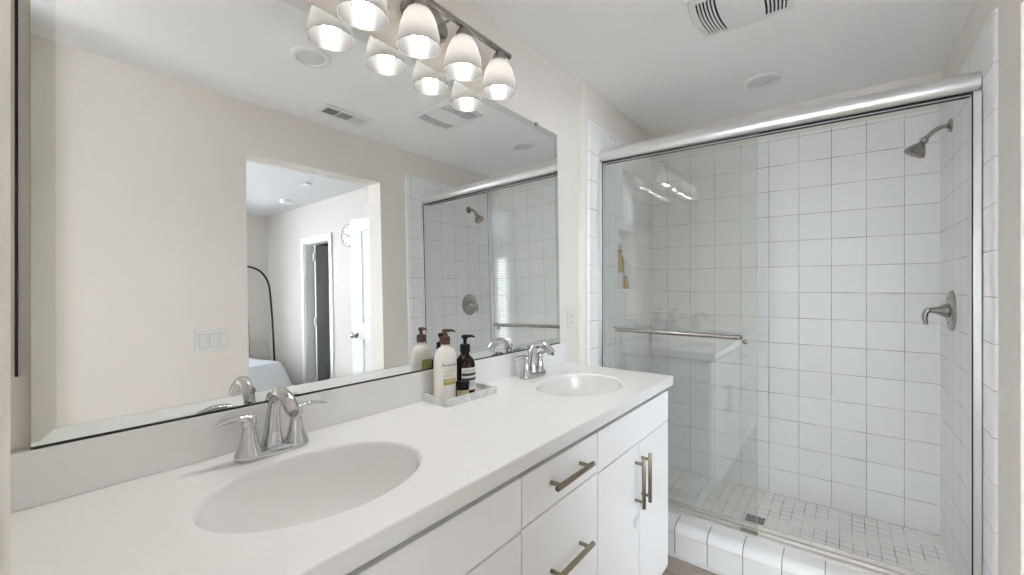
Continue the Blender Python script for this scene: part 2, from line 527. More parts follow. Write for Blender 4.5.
def bullnose(y_in, y_out, x0, x1, z0, z1):
    """vertical rounded-edge trim tile: flat face y_in, rounded on its x0 side and at the top"""
    bm = bmesh.new()
    n = 6
    d = y_out - y_in
    pts = [(x1, y_out), (x1, y_in)]
    pts += [(x0 + abs(d) * (1 - math.sin(k * PI / 2 / n)), y_in + d * (1 - math.cos(k * PI / 2 / n))) for k in range(n + 1)]
    prism(bm, pts, 'z', z0, z1)
    return bm
struct(obj('trim_1', bullnose(YT - 0.002, 1.096, TX0 - 0.010, TX0 + 0.021, 0, TT), 'tile_trim', smooth=40))
struct(obj('trim_2', bullnose(YTR + 0.002, YO - 0.001, TX0 - 0.022, TX0 + 0.025, 0, TT), 'tile_trim', smooth=40))

# shower floor and curb
struct(boxes('floor_shower', 'mosaic', [(2.27, XB, YTR, YT, -0.10, 0.0235)]))
bm = bmesh.new()
CX0, CX1, CT = 2.082, 2.285, 0.157
cp = [(CX1, 0.0), (CX1, CT), (CX0 + 0.045, CT)]
cp += [(CX0 + 0.045 - 0.051 * math.sin(k * PI / 16), CT - 0.04 + 0.04 * math.cos(k * PI / 16)) for k in range(1, 9)]
cp += [(CX0 - 0.006, 0.114), (CX0, 0.111), (CX0, 0.0)]
prism(bm, cp, 'y', YTR, YT)
struct(wn(obj('trim_3', bm, 'tile_curb', smooth=35)))
struct(boxes('baseboard_shower', 'trimw', [(CX0 - 0.012, CX0, YTR, YW, 0, 0.014)], bev=0.004))
struct(boxes('baseboard_front', 'trimw', [(XL, OX0, YO, YO + 0.012, 0, 0.09), (OX1, CX0 - 0.012, YO, YO + 0.012, 0, 0.09)], bev=0.003))

# ------------------------------------------------------------------ bedroom seen in the mirror
BX, BY, BW = 2.48, -3.82, -2.6
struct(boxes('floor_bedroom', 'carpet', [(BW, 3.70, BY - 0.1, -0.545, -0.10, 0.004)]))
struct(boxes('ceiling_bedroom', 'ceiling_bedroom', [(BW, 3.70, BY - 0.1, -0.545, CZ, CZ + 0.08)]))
VX0, VX1, VZ0, VZ1 = -0.9, 1.35, 0.75, 2.20  # unseen window added to send fill daylight through the opening
bm = bmesh.new()
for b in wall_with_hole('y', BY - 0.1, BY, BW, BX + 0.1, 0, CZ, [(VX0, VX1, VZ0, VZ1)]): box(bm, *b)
struct(obj('wall_bedroom_back', bm, 'wall_bedroom_dimmed'))
w2 = struct(boxes('fill_window_bedroom', 'trimw', [(VX0 - 0.06, VX0, BY - 0.02, BY + 0.015, VZ0 - 0.06, VZ1 + 0.06), (VX1, VX1 + 0.06, BY - 0.02, BY + 0.015, VZ0 - 0.06, VZ1 + 0.06),
            (VX0, VX1, BY - 0.02, BY + 0.015, VZ1, VZ1 + 0.06), (VX0, VX1, BY - 0.02, BY + 0.03, VZ0 - 0.04, VZ0), (0.18, 0.22, BY - 0.09, BY - 0.05, VZ0, VZ1)]))
boxes('window_pane', 'glass', [(VX0, VX1, BY - 0.074, BY - 0.068, VZ0, VZ1)], w2)
DY0, DY1, DZ = -2.83, -2.262, 1.935
bm = bmesh.new()
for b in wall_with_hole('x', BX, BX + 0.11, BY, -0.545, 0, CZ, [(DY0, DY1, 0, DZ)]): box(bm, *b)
struct(obj('wall_bedroom_right', bm, 'wall_bedroom_dimmed'))
WY0, WY1, WZ0, WZ1 = -3.72, -2.3, 0.30, 2.10
bm = bmesh.new()
for b in wall_with_hole('x', BW - 0.12, BW, BY - 0.1, -0.545, 0, CZ, [(WY0, WY1, WZ0, WZ1)]): box(bm, *b)
struct(obj('wall_bedroom_left', bm, 'wall'))
HY0, HY1, HZ0, HZ1 = -0.05, 0.58, 0.15, 2.25  # unseen hall window openings, added to bring in fill light
bm = bmesh.new()
for b in wall_with_hole('x', -2.5, -2.4, -0.545, 1.30, 0, CZ, [(HY0, HY1, HZ0, HZ1)]): box(bm, *b)
UX0, UX1, UZ0, UZ1 = -1.40, -1.02, 0.30, 2.20
for b in wall_with_hole('y', 1.20, 1.30, -2.4, -0.10, 0, CZ, [(UX0, UX1, UZ0, UZ1)]): box(bm, *b)
struct(obj('wall_hall', bm, 'wall'))
w3 = struct(boxes('fill_window_hall_end', 'trimw', [(-2.42, -2.385, HY0 - 0.05, HY0, HZ0 - 0.05, HZ1 + 0.05), (-2.42, -2.385, HY1, HY1 + 0.015, HZ0 - 0.05, HZ1 + 0.05), (-2.42, -2.385, HY0, HY1, HZ1, HZ1 + 0.05), (-2.42, -2.37, HY0, HY1, HZ0 - 0.04, HZ0)]))  # added window, out of view, lighting the shower through the doorway
boxes('window_pane', 'glass', [(-2.46, -2.454, HY0, HY1, HZ0, HZ1)], w3)
w4 = struct(boxes('fill_window_hall_side', 'trimw', [(UX0 - 0.05, UX0, 1.185, 1.22, UZ0 - 0.05, UZ1 + 0.05), (UX1, UX1 + 0.05, 1.185, 1.22, UZ0 - 0.05, UZ1 + 0.05), (UX0, UX1, 1.185, 1.22, UZ1, UZ1 + 0.05), (UX0, UX1, 1.17, 1.22, UZ0 - 0.04, UZ0)]))  # added window, out of view, filling the bathroom with side light
boxes('window_pane', 'glass', [(UX0, UX1, 1.254, 1.26, UZ0, UZ1)], w4)
struct(boxes('wall_bedroom_front', 'wall', [(BW, -2.4, -0.645, -0.545, 0, CZ)]))
# window with frame, sill, pane, slatted blind
w = struct(boxes('window_1', 'trimw', [(BW - 0.02, BW + 0.015, WY0 - 0.06, WY0, WZ0 - 0.06, WZ1 + 0.06), (BW - 0.02, BW + 0.015, WY1, WY1 + 0.06, WZ0 - 0.06, WZ1 + 0.06),
           (BW - 0.02, BW + 0.015, WY0, WY1, WZ1, WZ1 + 0.06), (BW - 0.02, BW + 0.03, WY0 - 0.06, WY1 + 0.06, WZ0 - 0.04, WZ0),
           (BW - 0.09, BW - 0.05, WY0, WY0 + 0.04, WZ0, WZ1), (BW - 0.09, BW - 0.05, WY1 - 0.04, WY1, WZ0, WZ1), (BW - 0.09, BW - 0.05, -3.03, -2.99, WZ0, WZ1)]))
boxes('window_pane', 'glass', [(BW - 0.074, BW - 0.068, WY0 + 0.04, WY1 - 0.04, WZ0, WZ1)], w)
bl = thing('window_blind', 'white slatted blind on the bedroom window reflected in the shower glass', 'blind', (BW - 0.02, WY0, WZ1))
boxes('head_rail', 'blind', [(-0.025, 0.025, 0.005, WY1 - WY0 - 0.005, -0.05, -0.001)], bl, bev=0.003)
bm = bmesh.new()
nz = 34
for k in range(nz):
    z = -0.075 - k * (WZ1 - WZ0 - 0.09) / nz
    rot = Matrix.Translation((0, 0, z)) @ Matrix.Rotation(math.radians(58), 4, 'Y')
    box(bm, -0.025, 0.025, 0.008, WY1 - WY0 - 0.008, -0.0012, 0.0012, rot=rot)
obj('slats', bm, 'blind', bl)
one('lift_cord', 'blind', lambda b: tube(b, [(0.028, 0.1, -0.05), (0.028, 0.1, -1.1)], 0.0015, 6), bl)

# closet behind the ajar door; its shade is painted as dark walls
struct(boxes('wall_closet', 'dark_print_closet_shade', [(BX + 0.11, 3.7, -3.25, -3.15, 0, CZ), (BX + 0.11, 3.7, -1.95, -1.85, 0, CZ), (3.6, 3.7, -3.15, -1.95, 0, CZ)]))
# door casing
cw = 0.065
struct(boxes('trim_5', 'trimw', [(BX - 0.016, BX, DY0 - cw, DY0, 0, DZ + cw), (BX - 0.016, BX, DY1, DY1 + cw, 0, DZ + cw), (BX - 0.016, BX, DY0, DY1, DZ, DZ + cw),
                                  (BX - 0.002, BX + 0.112, DY0, DY0 + 0.014, 0, DZ), (BX - 0.002, BX + 0.112, DY1 - 0.014, DY1, 0, DZ), (BX - 0.002, BX + 0.112, DY0 + 0.014, DY1 - 0.014, DZ - 0.014, DZ)], bev=0.003))

def door_leaf(name, wd, ht, mat, knob_side):
    """two-panel door leaf, hinge at local x=0, face +-y, panels recessed on both faces"""
    bm = bmesh.new()
    th = 0.035
    st, rails = 0.150, [(0, 0.22), (0.86, 1.02), (ht - 0.125, ht)]
    box(bm, 0, st, -th / 2, th / 2, 0, ht); box(bm, wd - st, wd, -th / 2, th / 2, 0, ht)
    for a, b in rails: box(bm, st, wd - st, -th / 2, th / 2, a, b)
    for a, b in ((0.22, 0.86), (1.02, ht - 0.125)):
        box(bm, st, wd - st, -th / 2 + 0.010, th / 2 - 0.010, a, b)
        i = 0.035
        v = box(bm, st + i, wd - st - i, -th / 2 + 0.003, th / 2 - 0.003, a + i, b - i, bev=0.006, seg=1)
    return obj(name, bm, mat)

def knob_bm(bm):
    for s in (-1, 1):
        mt = Matrix.Rotation(-s * PI / 2, 4, 'X')
        lathe(bm, [(0.030, 0.0), (0.030, 0.004), (0.012, 0.008), (0.011, 0.030), (0.020, 0.036), (0.027, 0.046), (0.027, 0.056), (0.018, 0.064), (0.004, 0.066)], 24, mat=Matrix.Translation((0, s * 0.0175, 0)) @ mt)

d1 = struct(door_leaf('door_1', 0.735, 2.03, 'trimw', 1), 'white two-panel door standing open in the bedroom', 'door')
d1.location = (2.462, -0.855, 0.008)
ang = math.atan2(-1.550 + 0.855, 2.335 - 2.462)
d1.rotation_euler = (0, 0, ang)
one('knob', 'nickel', knob_bm, d1, 40, (0.735 - 0.06, 0, 0.905))
d2 = struct(door_leaf('door_2', 0.555, 1.91, 'darkdoor', 1), 'dark grey panelled door standing open into the closet', 'door')
d2.location = (BX + 0.085, DY0 + 0.085, 0.008)
d2.rotation_euler = (0, 0, math.radians(3))
hb = bmesh.new()
for z in (0.22, 0.95, 1.72): box(hb, -0.022, 0.0, -0.0185, 0.0185, z, z + 0.09)
obj('hinge', hb, 'plate', d2)
boxes('door_edge', 'trimw', [(-0.003, 0.0, -0.0172, 0.0172, 0.0, 1.909)], d2)

# clock
ck = thing('wall_clock', 'round white wall clock partly behind the white bedroom door', 'clock', (BX, -1.862, 1.93), -PI / 2)
RX = Matrix.Rotation(PI / 2, 4, 'X')
one('case', 'label_grey', lambda b: lathe(b, [(0.116, 0), (0.120, 0.012), (0.119, 0.022), (0.113, 0.022), (0.112, 0.016)], 40, mat=RX, cap1=False), ck, 40)
one('face', 'clockface', lambda b: lathe(b, [(0.113, 0.0), (0.113, 0.017)], 40, mat=RX), ck, 40)
for k in range(12):
    one('hour_mark', 'black', lambda b: box(b, -0.004, 0.004, -0.019, -0.017, 0.083, 0.103, rot=Matrix.Rotation(k * PI / 6, 4, 'Y')), ck)
one('hour_hand', 'black', lambda b: box(b, -0.004, 0.004, -0.021, -0.019, -0.012, 0.058, rot=Matrix.Rotation(math.radians(250), 4, 'Y')), ck)
one('minute_hand', 'black', lambda b: box(b, -0.003, 0.003, -0.0235, -0.0215, -0.015, 0.088, rot=Matrix.Rotation(math.radians(70), 4, 'Y')), ck)

# bed: a mattress under a white bedspread whose side falls to the floor
bd = thing('bed', 'bed covered with a white bedspread, seen through the opening', 'bed', (1.25, -2.985, 0.004))
boxes('mattress', 'cloth', [(-0.72, 0.74, -0.62, 0.59, 0.28, 0.600)], bd, bev=0.03)
boxes('bed_base', 'label_grey', [(-0.72, 0.74, -0.62, 0.59, 0.06, 0.27)], bd, bev=0.01)
for sx, sy in ((-1, -1), (1, -1), (-1, 1), (1, 1)):
    bm = bmesh.new()
    box(bm, sx * 0.66 - 0.03, sx * 0.66 + 0.03, sy * 0.53 - 0.03, sy * 0.53 + 0.03, 0.0, 0.06)
    obj('foot', bm, 'black', bd)
bm = bmesh.new()
GN = 60
def drape(i, j):
    u, v = -1.25 + 2.5 * i / GN, -1.25 + 2.5 * j / GN
    lim = 1.0
    def ax(q):
        a = abs(q)
        if a <= lim: return q, 0.0
        e = a - lim
        return math.copysign(lim + e * 0.75, q), e
    x, ex = ax(u); y, ey = ax(v)
    e = max(ex, ey)
    ruffle = 0.020 * math.sin(13 * (u if ey > ex else v) + 1.3) * min(1, e / 0.12)
    drop = min(1.0, e / 0.25) ** 1.15 * 0.50
    X = x * 0.755 + (ruffle if ex >= ey else 0) * math.copysign(1, x)
    Y = y * 0.62 + (ruffle if ey > ex else 0) * math.copysign(1, y)
    Z = 0.628 - drop + 0.007 * math.sin(5 * u) * math.cos(4 * v) - 0.008 * min(1, max(abs(u), abs(v))) ** 6
    return (X, Y - 0.02, max(0.03, Z))
vv = [[bm.verts.new(drape(i, j)) for j in range(GN + 1)] for i in range(GN + 1)]
for i in range(GN):
    for j in range(GN):
        bm.faces.new((vv[i][j], vv[i + 1][j], vv[i + 1][j + 1], vv[i][j + 1]))
bmesh.ops.solidify(bm, geom=bm.faces[:], thickness=0.006)
obj('bedspread', bm, 'cloth', bd, 60)

# arc floor lamp
lp = thing('floor_lamp', 'thin black arc floor lamp behind the bed in the corner', 'lamp', (2.40, -3.46, 0.004))
one('base', 'black', lambda b: lathe(b, [(0.125, 0), (0.125, 0.015), (0.115, 0.022), (0.02, 0.026)], 32), lp, 40)
def arcl(b):
    p = smooth_path([(0, 0, 0.02), (-0.010, 0, 0.5), (-0.028, 0, 1.0), (-0.05, 0, 1.36), (-0.075, 0, 1.50), (-0.13, 0, 1.60), (-0.20, 0, 1.655), (-0.30, 0, 1.685), (-0.42, 0, 1.68), (-0.52, 0, 1.63)], 6)
    tube(b, p, 0.0115, 10)
one('pole', 'black', arcl, lp, 60)
one('lamp_shade', 'black', lambda b: lathe(b, [(0.02, 0.10), (0.04, 0.09), (0.10, 0.0), (0.096, 0.0), (0.036, 0.085)], 28, mat=Matrix.Translation((-0.53, 0, 1.53)), cap1=True), lp, 50)
one('cord', 'label_grey', lambda b: tube(b, smooth_path([(-0.215, -0.25, 1.1), (-0.20, -0.25, 0.8), (-0.19, -0.25, 0.5), (-0.12, -0.1, 0.03), (0, 0, 0.02)], 6), 0.004, 6), lp, 60)

# ceiling pieces in the bedroom
sd = tag(one('smoke_detector', 'discw', lambda b: lathe(b, [(0.068, 0), (0.068, -0.012), (0.060, -0.030), (0.030, -0.036)], 36, mat=Matrix.Translation((2.22, -2.69, CZ))), None, 40), 'round white smoke detector on the bedroom ceiling', 'smoke detector')
sp_ = thing('sprinkler_cover', 'small round sprinkler cover on the bedroom ceiling near the opening', 'sprinkler', (2.015, -1.83, CZ))
one('ring', 'label_grey', lambda b: lathe(b, [(0.034, 0), (0.034, -0.006), (0.028, -0.008)], 28), sp_, 40)
one('cap', 'discw', lambda b: lathe(b, [(0.030, -0.008), (0.040, -0.010), (0.040, -0.013), (0.036, -0.014)], 28), sp_, 40)

# ------------------------------------------------------------------ vanity: three cabinets
YF = 0.588              # front face of the doors
CB, CTOP = 0.10, 0.849
def panel(name, x0, x1, z0, z1, parent):
    return boxes(name, 'cab', [(x0, x1, YF, YF + 0.019, z0, z1)], parent, bev=0.0018)
def carcass(x0, x1, parent):
    bm = bmesh.new()
    y0, y1 = YF + 0.0195, 1.11
    box(bm, x0, x0 + 0.016, y0, y1, CB, 0.846); box(bm, x1 - 0.016, x1, y0, y1, CB, 0.846)
    box(bm, x0 + 0.016, x1 - 0.016, y0, y1, CB, CB + 0.016); box(bm, x0 + 0.016, x1 - 0.016, y1 - 0.008, y1, CB + 0.016, 0.8705)
    box(bm, x0 + 0.016, x1 - 0.016, y0, y0 + 0.018, 0.700, 0.742)
    obj('carcass', bm, 'cab', parent)
    boxes('toe_kick', 'cab', [(x0, x1, YF + 0.065, YF + 0.083, 0.0, CB)], parent)
def bar_pull(parent, c, length, vertical):
    """round bar on two posts, centre c on the face plane"""
    h = one('handle', 'bronze', lambda b: None, parent, None)
    bm = bmesh.new()
    x, z = c
    yb = YF - 0.032
    a = length / 2
    d = Vector((0, 0, 1)) if vertical else Vector((1, 0, 0))
    C = Vector((x, yb, z))
    tube(bm, [C - d * a, C - d * (a - 0.001), C + d * (a - 0.001), C + d * a], [0.0062, 0.0070, 0.0070, 0.0062], 18, up=Vector((0, 1, 0)))
    bm.to_mesh(h.data); bm.free(); shade(h.data, 40)
    for s in (-1, 1):
        q = C + d * s * (a - 0.022)
        one('post', 'bronze', lambda b: lathe(b, [(0.0052, 0), (0.0052, 0.034)], 14, mat=Matrix.Translation(q) @ Matrix.Rotation(-PI / 2, 4, 'X')), h, 40)
G = 0.0022
X0, X1, X2, X3 = XL + 0.004, 0.7934, 1.1815, 1.8425
cabL = thing('sink_cabinet', 'white cabinet under the nearer basin, left of the drawers', 'cabinet', (0, 0, 0))
carcass(X0, X1 - 0.0005, cabL)
panel('false_front', X0 + G, X1 - G, 0.7215 + G, CTOP, cabL)
xm = (X0 + X1) / 2
panel('door', X0 + G, xm - G, CB + 0.002, 0.7215 - G, cabL); panel('door', xm + G, X1 - G, CB + 0.002, 0.7215 - G, cabL)
cabD = thing('drawer_cabinet', 'white drawer cabinet in the middle of the vanity with horizontal bar pulls', 'cabinet', (0, 0, 0))
carcass(X1 + 0.0005, X2 - 0.0005, cabD)
p1 = panel('drawer', X1 + G, X2 - G, 0.7275 + G, CTOP, cabD)
p2 = panel('drawer', X1 + G, X2 - G, 0.412 + G, 0.7275 - G, cabD)
p3 = panel('drawer', X1 + G, X2 - G, CB + 0.002, 0.412 - G, cabD)
bar_pull(p1, (0.994, 0.7915), 0.194, False); bar_pull(p2, (0.994, 0.566), 0.194, False); bar_pull(p3, (0.990, 0.256), 0.194, False)
cabR = thing('sink_cabinet', 'white cabinet under the farther basin, beside the shower, with two vertical bar pulls', 'cabinet', (0, 0, 0))
carcass(X2 + 0.0005, X3, cabR)
panel('false_front', X2 + G, X3 - 0.0005, 0.7222 + G, CTOP, cabR)
xs = 1.5195
e1 = panel('door', X2 + G, xs - G, CB + 0.002, 0.7222 - G, cabR)
e2 = panel('door', xs + G, X3 - 0.0005, CB + 0.002, 0.7222 - G, cabR)
bar_pull(e1, (1.4785, 0.592), 0.178, True); bar_pull(e2, (1.5385, 0.592), 0.178, True)
def flake(b, pts):
    vs_ = [b.verts.new((x, YF - d, z)) for x, z, d in pts]
    f = b.faces.new(vs_)
    bmesh.ops.solidify(b, geom=[f], thickness=0.0008)
one('adhesive_residue', 'tape', lambda b: flake(b, [(1.462, 0.452, 0.001), (1.478, 0.470, 0.006), (1.497, 0.480, 0.010), (1.499, 0.470, 0.006), (1.482, 0.452, 0.003), (1.474, 0.430, 0.008), (1.464, 0.428, 0.004)]), e1)
one('adhesive_residue', 'tape', lambda b: flake(b, [(1.523, 0.494, 0.001), (1.535, 0.506, 0.010), (1.545, 0.498, 0.012), (1.549, 0.478, 0.007), (1.540, 0.484, 0.003), (1.531, 0.462, 0.009), (1.524, 0.470, 0.003)]), e2)

# ------------------------------------------------------------------ countertop with backsplash, two basins
ZC = 0.9117
SINKS = [(0.440, 0.821, 0.210, 0.155), (1.478, 0.814, 0.207, 0.157)]
ct = thing('countertop', 'long white countertop with two oval basins and a low backsplash', 'countertop', (0, 0, 0))
bm = bmesh.new()
r = 0.004
pr = [(1.1235, 0.8715), (1.1235, ZC)] + [(0.5694 + r - r * math.sin(k * PI / 16), ZC - r + r * math.cos(k * PI / 16)) for k in range(9)] + \
     [(0.5694 + 0.004 - 0.004 * math.cos(k * PI / 8), 0.8755 - 0.004 * math.sin(k * PI / 8)) for k in range(5)]
prism(bm, pr, 'x', XL, 1.8487)
slab = obj('slab', bm, 'counter', ct)
cuts = []
for cx, cy, a, b in SINKS:
    bc = bmesh.new()
    n = 72
    prof = [(1.045, ZC + 0.002), (1.036, ZC), (1.020, ZC - 0.0012), (1.008, ZC - 0.0045), (1.002, ZC - 0.009), (1.0, ZC - 0.018), (1.10, ZC - 0.018), (1.10, 0.86)]
    lathe(bc, prof[::-1], n, a, b, Matrix.Translation((cx, cy, 0)))
    cuts.append(bc)
cut(slab, cuts)
shade(slab.data, 38)
wn(slab)
bm = bmesh.new()
box(bm, XL, 1.8465, 1.1005, 1.1240, ZC, 1.0105, bev=0.0025)
wn(obj('backsplash', bm, 'counter', ct, 60))

def basin(cx, cy, a, b, label):
    t = thing('basin', label, 'sink', (cx, cy, 0))
    bm = bmesh.new()
    prof = [(1.06, 0.8712), (1.06, 0.864), (1.035, 0.850), (1.0, 0.825), (0.93, 0.79), (0.80, 0.757), (0.60, 0.733), (0.35, 0.722), (0.12, 0.719),
            (0.12, 0.728), (0.35, 0.731), (0.59, 0.741), (0.78, 0.764), (0.90, 0.793), (0.965, 0.825), (0.99, 0.850), (1.005, 0.863), (1.012, 0.8712)]
    prof = [(r_ + (0.03 if z_ > 0.868 and r_ > 1.04 else 0), z_ + 0.0222) for r_, z_ in prof]
    lathe(bm, prof + [prof[0]], 72, a, b, cap0=False, cap1=False)
    bmesh.ops.remove_doubles(bm, verts=bm.verts[:], dist=1e-5)
    obj('bowl', bm, 'porcelain', t, 50)
    one('drain', 'chrome', lambda q: lathe(q, [(0.010, 0.722), (0.020, 0.748), (0.031, 0.756), (0.030, 0.759), (0.019, 0.760), (0.018, 0.763), (0.008, 0.766)], 32), t, 40)
    return t
basin(*SINKS[0], 'oval white undermount basin nearer the camera')
basin(*SINKS[1], 'oval white undermount basin at the far end by the shower')

# ------------------------------------------------------------------ faucets
def faucet(x, y, label):
    t = thing('faucet', label, 'faucet', (x, y, ZC + 0.0004), 0, None)
    def base(b):
        n = 48
        rings = []
        for s, z in ((0.97, 0.0), (1.0, 0.003), (1.0, 0.009), (0.94, 0.015), (0.86, 0.018)):
            ring = []
            for k in range(n):
                a = 2 * PI * k / n
                c, d = math.cos(a), math.sin(a)
                ex = 2.0 / 2.6
                px = 0.080 * math.copysign(abs(c) ** ex, c)
                py = 0.0285 * math.copysign(abs(d) ** ex, d)
                ring.append(b.verts.new((px - (1 - s) * 0.028 * (1 if px > 0 else -1) * min(1, abs(px) / 0.05), py * s, z)))
            rings.append(ring)
        for p, q in zip(rings, rings[1:]):
            for k in range(n): b.faces.new((p[k], p[(k + 1) % n], q[(k + 1) % n], q[k]))
        b.faces.new(rings[0][::-1]); b.faces.new(rings[-1])
    one('base_plate', 'chrome', base, t, 40)
    for s in (-1, 1):
        h = one('handle', 'chrome', lambda b: lathe(b, [(0.0285, 0.010), (0.0272, 0.015), (0.0215, 0.027), (0.0174, 0.043), (0.0146, 0.058), (0.0128, 0.072), (0.0118, 0.0735), (0.0118, 0.0755)], 32, mat=Matrix.Translation((s * 0.051, 0, 0))), t, 40)
        one('cap', 'chrome', lambda b: lathe(b, [(0.0130, 0.0760), (0.0146, 0.078), (0.0148, 0.088), (0.0140, 0.0945), (0.008, 0.098), (0.002, 0.099)], 32, mat=Matrix.Translation((s * 0.051, 0, 0))), h, 50)
        def lever(b):
            k_ = 0.88 if s < 0 else 1.0
            q = [(0.045, 0, 0.090), (0.060, 0.001, 0.0945), (0.082, 0.003, 0.0970), (0.106, 0.006, 0.0945), (0.130, 0.009, 0.0880)]
            p = smooth_path([(s * (0.045 + (x - 0.045) * k_), y, z) for x, y, z in q], 6)
            rr = interp([0.0115, 0.0112, 0.0102, 0.0090, 0.0040], 6)
            k = len(p)
            fl = [(1.0, 0.95 - 0.45 * i / (k - 1)) for i in range(k)]
            tube(b, p, rr, 16, fl)
        one('lever', 'chrome', lever, h, 60)
    def spout(b):
        p = smooth_path([(0, 0.004, 0.010), (0, 0.005, 0.026), (0, 0.004, 0.060), (0, 0.000, 0.100), (0, -0.010, 0.130), (0, -0.030, 0.1455), (0, -0.055, 0.144), (0, -0.078, 0.131), (0, -0.096, 0.112)], 7)
        rr = interp([0.0290, 0.0235, 0.0195, 0.0172, 0.0165, 0.0172, 0.0180, 0.0180, 0.0168], 7)
        tube(b, p, rr, 28, [(1.0, 1.0 - 0.22 * min(1, i / 20)) for i in range(len(p))], up=Vector((1, 0, 0)))
    s_ = one('spout', 'chrome', spout, t, 50)
    aer = Matrix.Translation((0, -0.0965, 0.1115)) @ Matrix.Rotation(math.atan2(0.018, 0.019), 4, 'X')
    one('aerator', 'nickel', lambda b: lathe(b, [(0.0105, 0.002), (0.0105, -0.003), (0.007, -0.004)], 24, mat=aer), s_, 40)
    lr = one('lift_rod', 'chrome', lambda b: lathe(b, [(0.0025, 0.014), (0.0025, 0.125)], 12, mat=Matrix.Translation((0, 0.022, 0))), t, 40)
    one('lift_knob', 'nickel', lambda b: lathe(b, [(0.0025, 0.124), (0.0055, 0.127), (0.0055, 0.136), (0.003, 0.140)], 16, mat=Matrix.Translation((0, 0.022, 0))), lr, 40)
    t.scale = (1, 1, 0.945)
    return t
faucet(0.436, 1.035, 'chrome two-lever faucet behind the nearer basin')
faucet(1.474, 1.035, 'chrome two-lever faucet behind the far basin by the shower')

# ------------------------------------------------------------------ mirror: leans back a little, beveled edge
TILT = 0.0172
MZ0, MZ1, MX0, MX1 = 1.0125, 2.046, 0.0695, 1.806
def my(z): return 1.107 + TILT * (z - CAM_H)
mr_ = thing('mirror', 'wide frameless wall mirror above the vanity backsplash', 'mirror', (0, 0, 0))
bw, bd_ = 0.030, 0.0007
bm = bmesh.new()
inn = [(MX0 + bw, MZ0 + bw), (MX1 - bw, MZ0 + bw), (MX1 - bw, MZ1 - bw), (MX0 + bw, MZ1 - bw)]
outr = [(MX0, MZ0), (MX1, MZ0), (MX1, MZ1), (MX0, MZ1)]
VI = [bm.verts.new((x, my(z), z)) for x, z in inn]
bm.faces.new(VI)
obj('mirror_glass', bm, 'mirror', mr_)
bm = bmesh.new()
VI = [bm.verts.new((x, my(z), z)) for x, z in inn]
VO = [bm.verts.new((x, my(z) + bd_, z)) for x, z in outr]
VB = [bm.verts.new((x, my(z) + 0.0045, z)) for x, z in outr]
for k in range(4):
    bm.faces.new((VI[k], VI[(k + 1) % 4], VO[(k + 1) % 4], VO[k]))
obj('bevel', bm, 'mirror_bevel', mr_)
bm = bmesh.new()
VO = [bm.verts.new((x, my(z) + bd_ + 0.0001, z)) for x, z in outr]
VB = [bm.verts.new((x, my(z) + 0.0045, z)) for x, z in outr]
for k in range(4):
    bm.faces.new((VO[k], VO[(k + 1) % 4], VB[(k + 1) % 4], VB[k]))
bm.faces.new(VB)
obj('backing', bm, 'darkgap', mr_)
boxes('bottom_channel', 'darkgap', [(MX0, MX1, my(MZ0) - 0.0006, my(MZ0) + 0.006, MZ0 - 0.0018, MZ0 + 0.0030)], mr_)
cl = one('clip', 'chrome', lambda b: (box(b, 1.617, 1.637, my(MZ1) - 0.004, my(MZ1) - 0.001, MZ1 - 0.008, MZ1 + 0.006, bev=0.0008), box(b, 1.617, 1.637, my(MZ1) - 0.001, YW, MZ1 + 0.001, MZ1 + 0.006)), mr_)

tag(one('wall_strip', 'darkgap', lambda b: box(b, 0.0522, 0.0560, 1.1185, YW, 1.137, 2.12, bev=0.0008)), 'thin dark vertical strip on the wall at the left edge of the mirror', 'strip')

# ------------------------------------------------------------------ vanity light: four frosted shades under a bar
LX = [0.669, 0.863, 1.057, 1.251]
LY, LR = 1.036, 2.032
vl = thing('vanity_light', 'four-shade vanity light with frosted glass bells above the mirror', 'light', (0.960, LY, 0))
one('backplate', 'nickel', lambda b: lathe(b, [(1.0, 0.0), (1.0, 0.008), (0.93, 0.018), (0.80, 0.022)], 48, 0.100, 0.060, Matrix.Translation((0, YW - LY, 2.192)) @ Matrix.Rotation(PI / 2, 4, 'X')), vl, 40)
ZBAR = 2.196
one('bar', 'nickel', lambda b: tube(b, [(-0.358, 0, ZBAR), (-0.356, 0, ZBAR), (0.356, 0, ZBAR), (0.358, 0, ZBAR)], [0.009, 0.011, 0.011, 0.009], 20), vl, 40)
for x in (-0.05, 0.05):
    one('arm', 'chrome', lambda b: tube(b, [(x, YW - LY - 0.018, ZBAR), (x, 0.006, ZBAR)], 0.006, 14), vl, 40)
bell = [(0.0665, 0.0), (0.0660, 0.012), (0.0640, 0.032), (0.0600, 0.054), (0.0545, 0.076), (0.0470, 0.096), (0.0380, 0.111), (0.0285, 0.119), (0.0215, 0.121)]
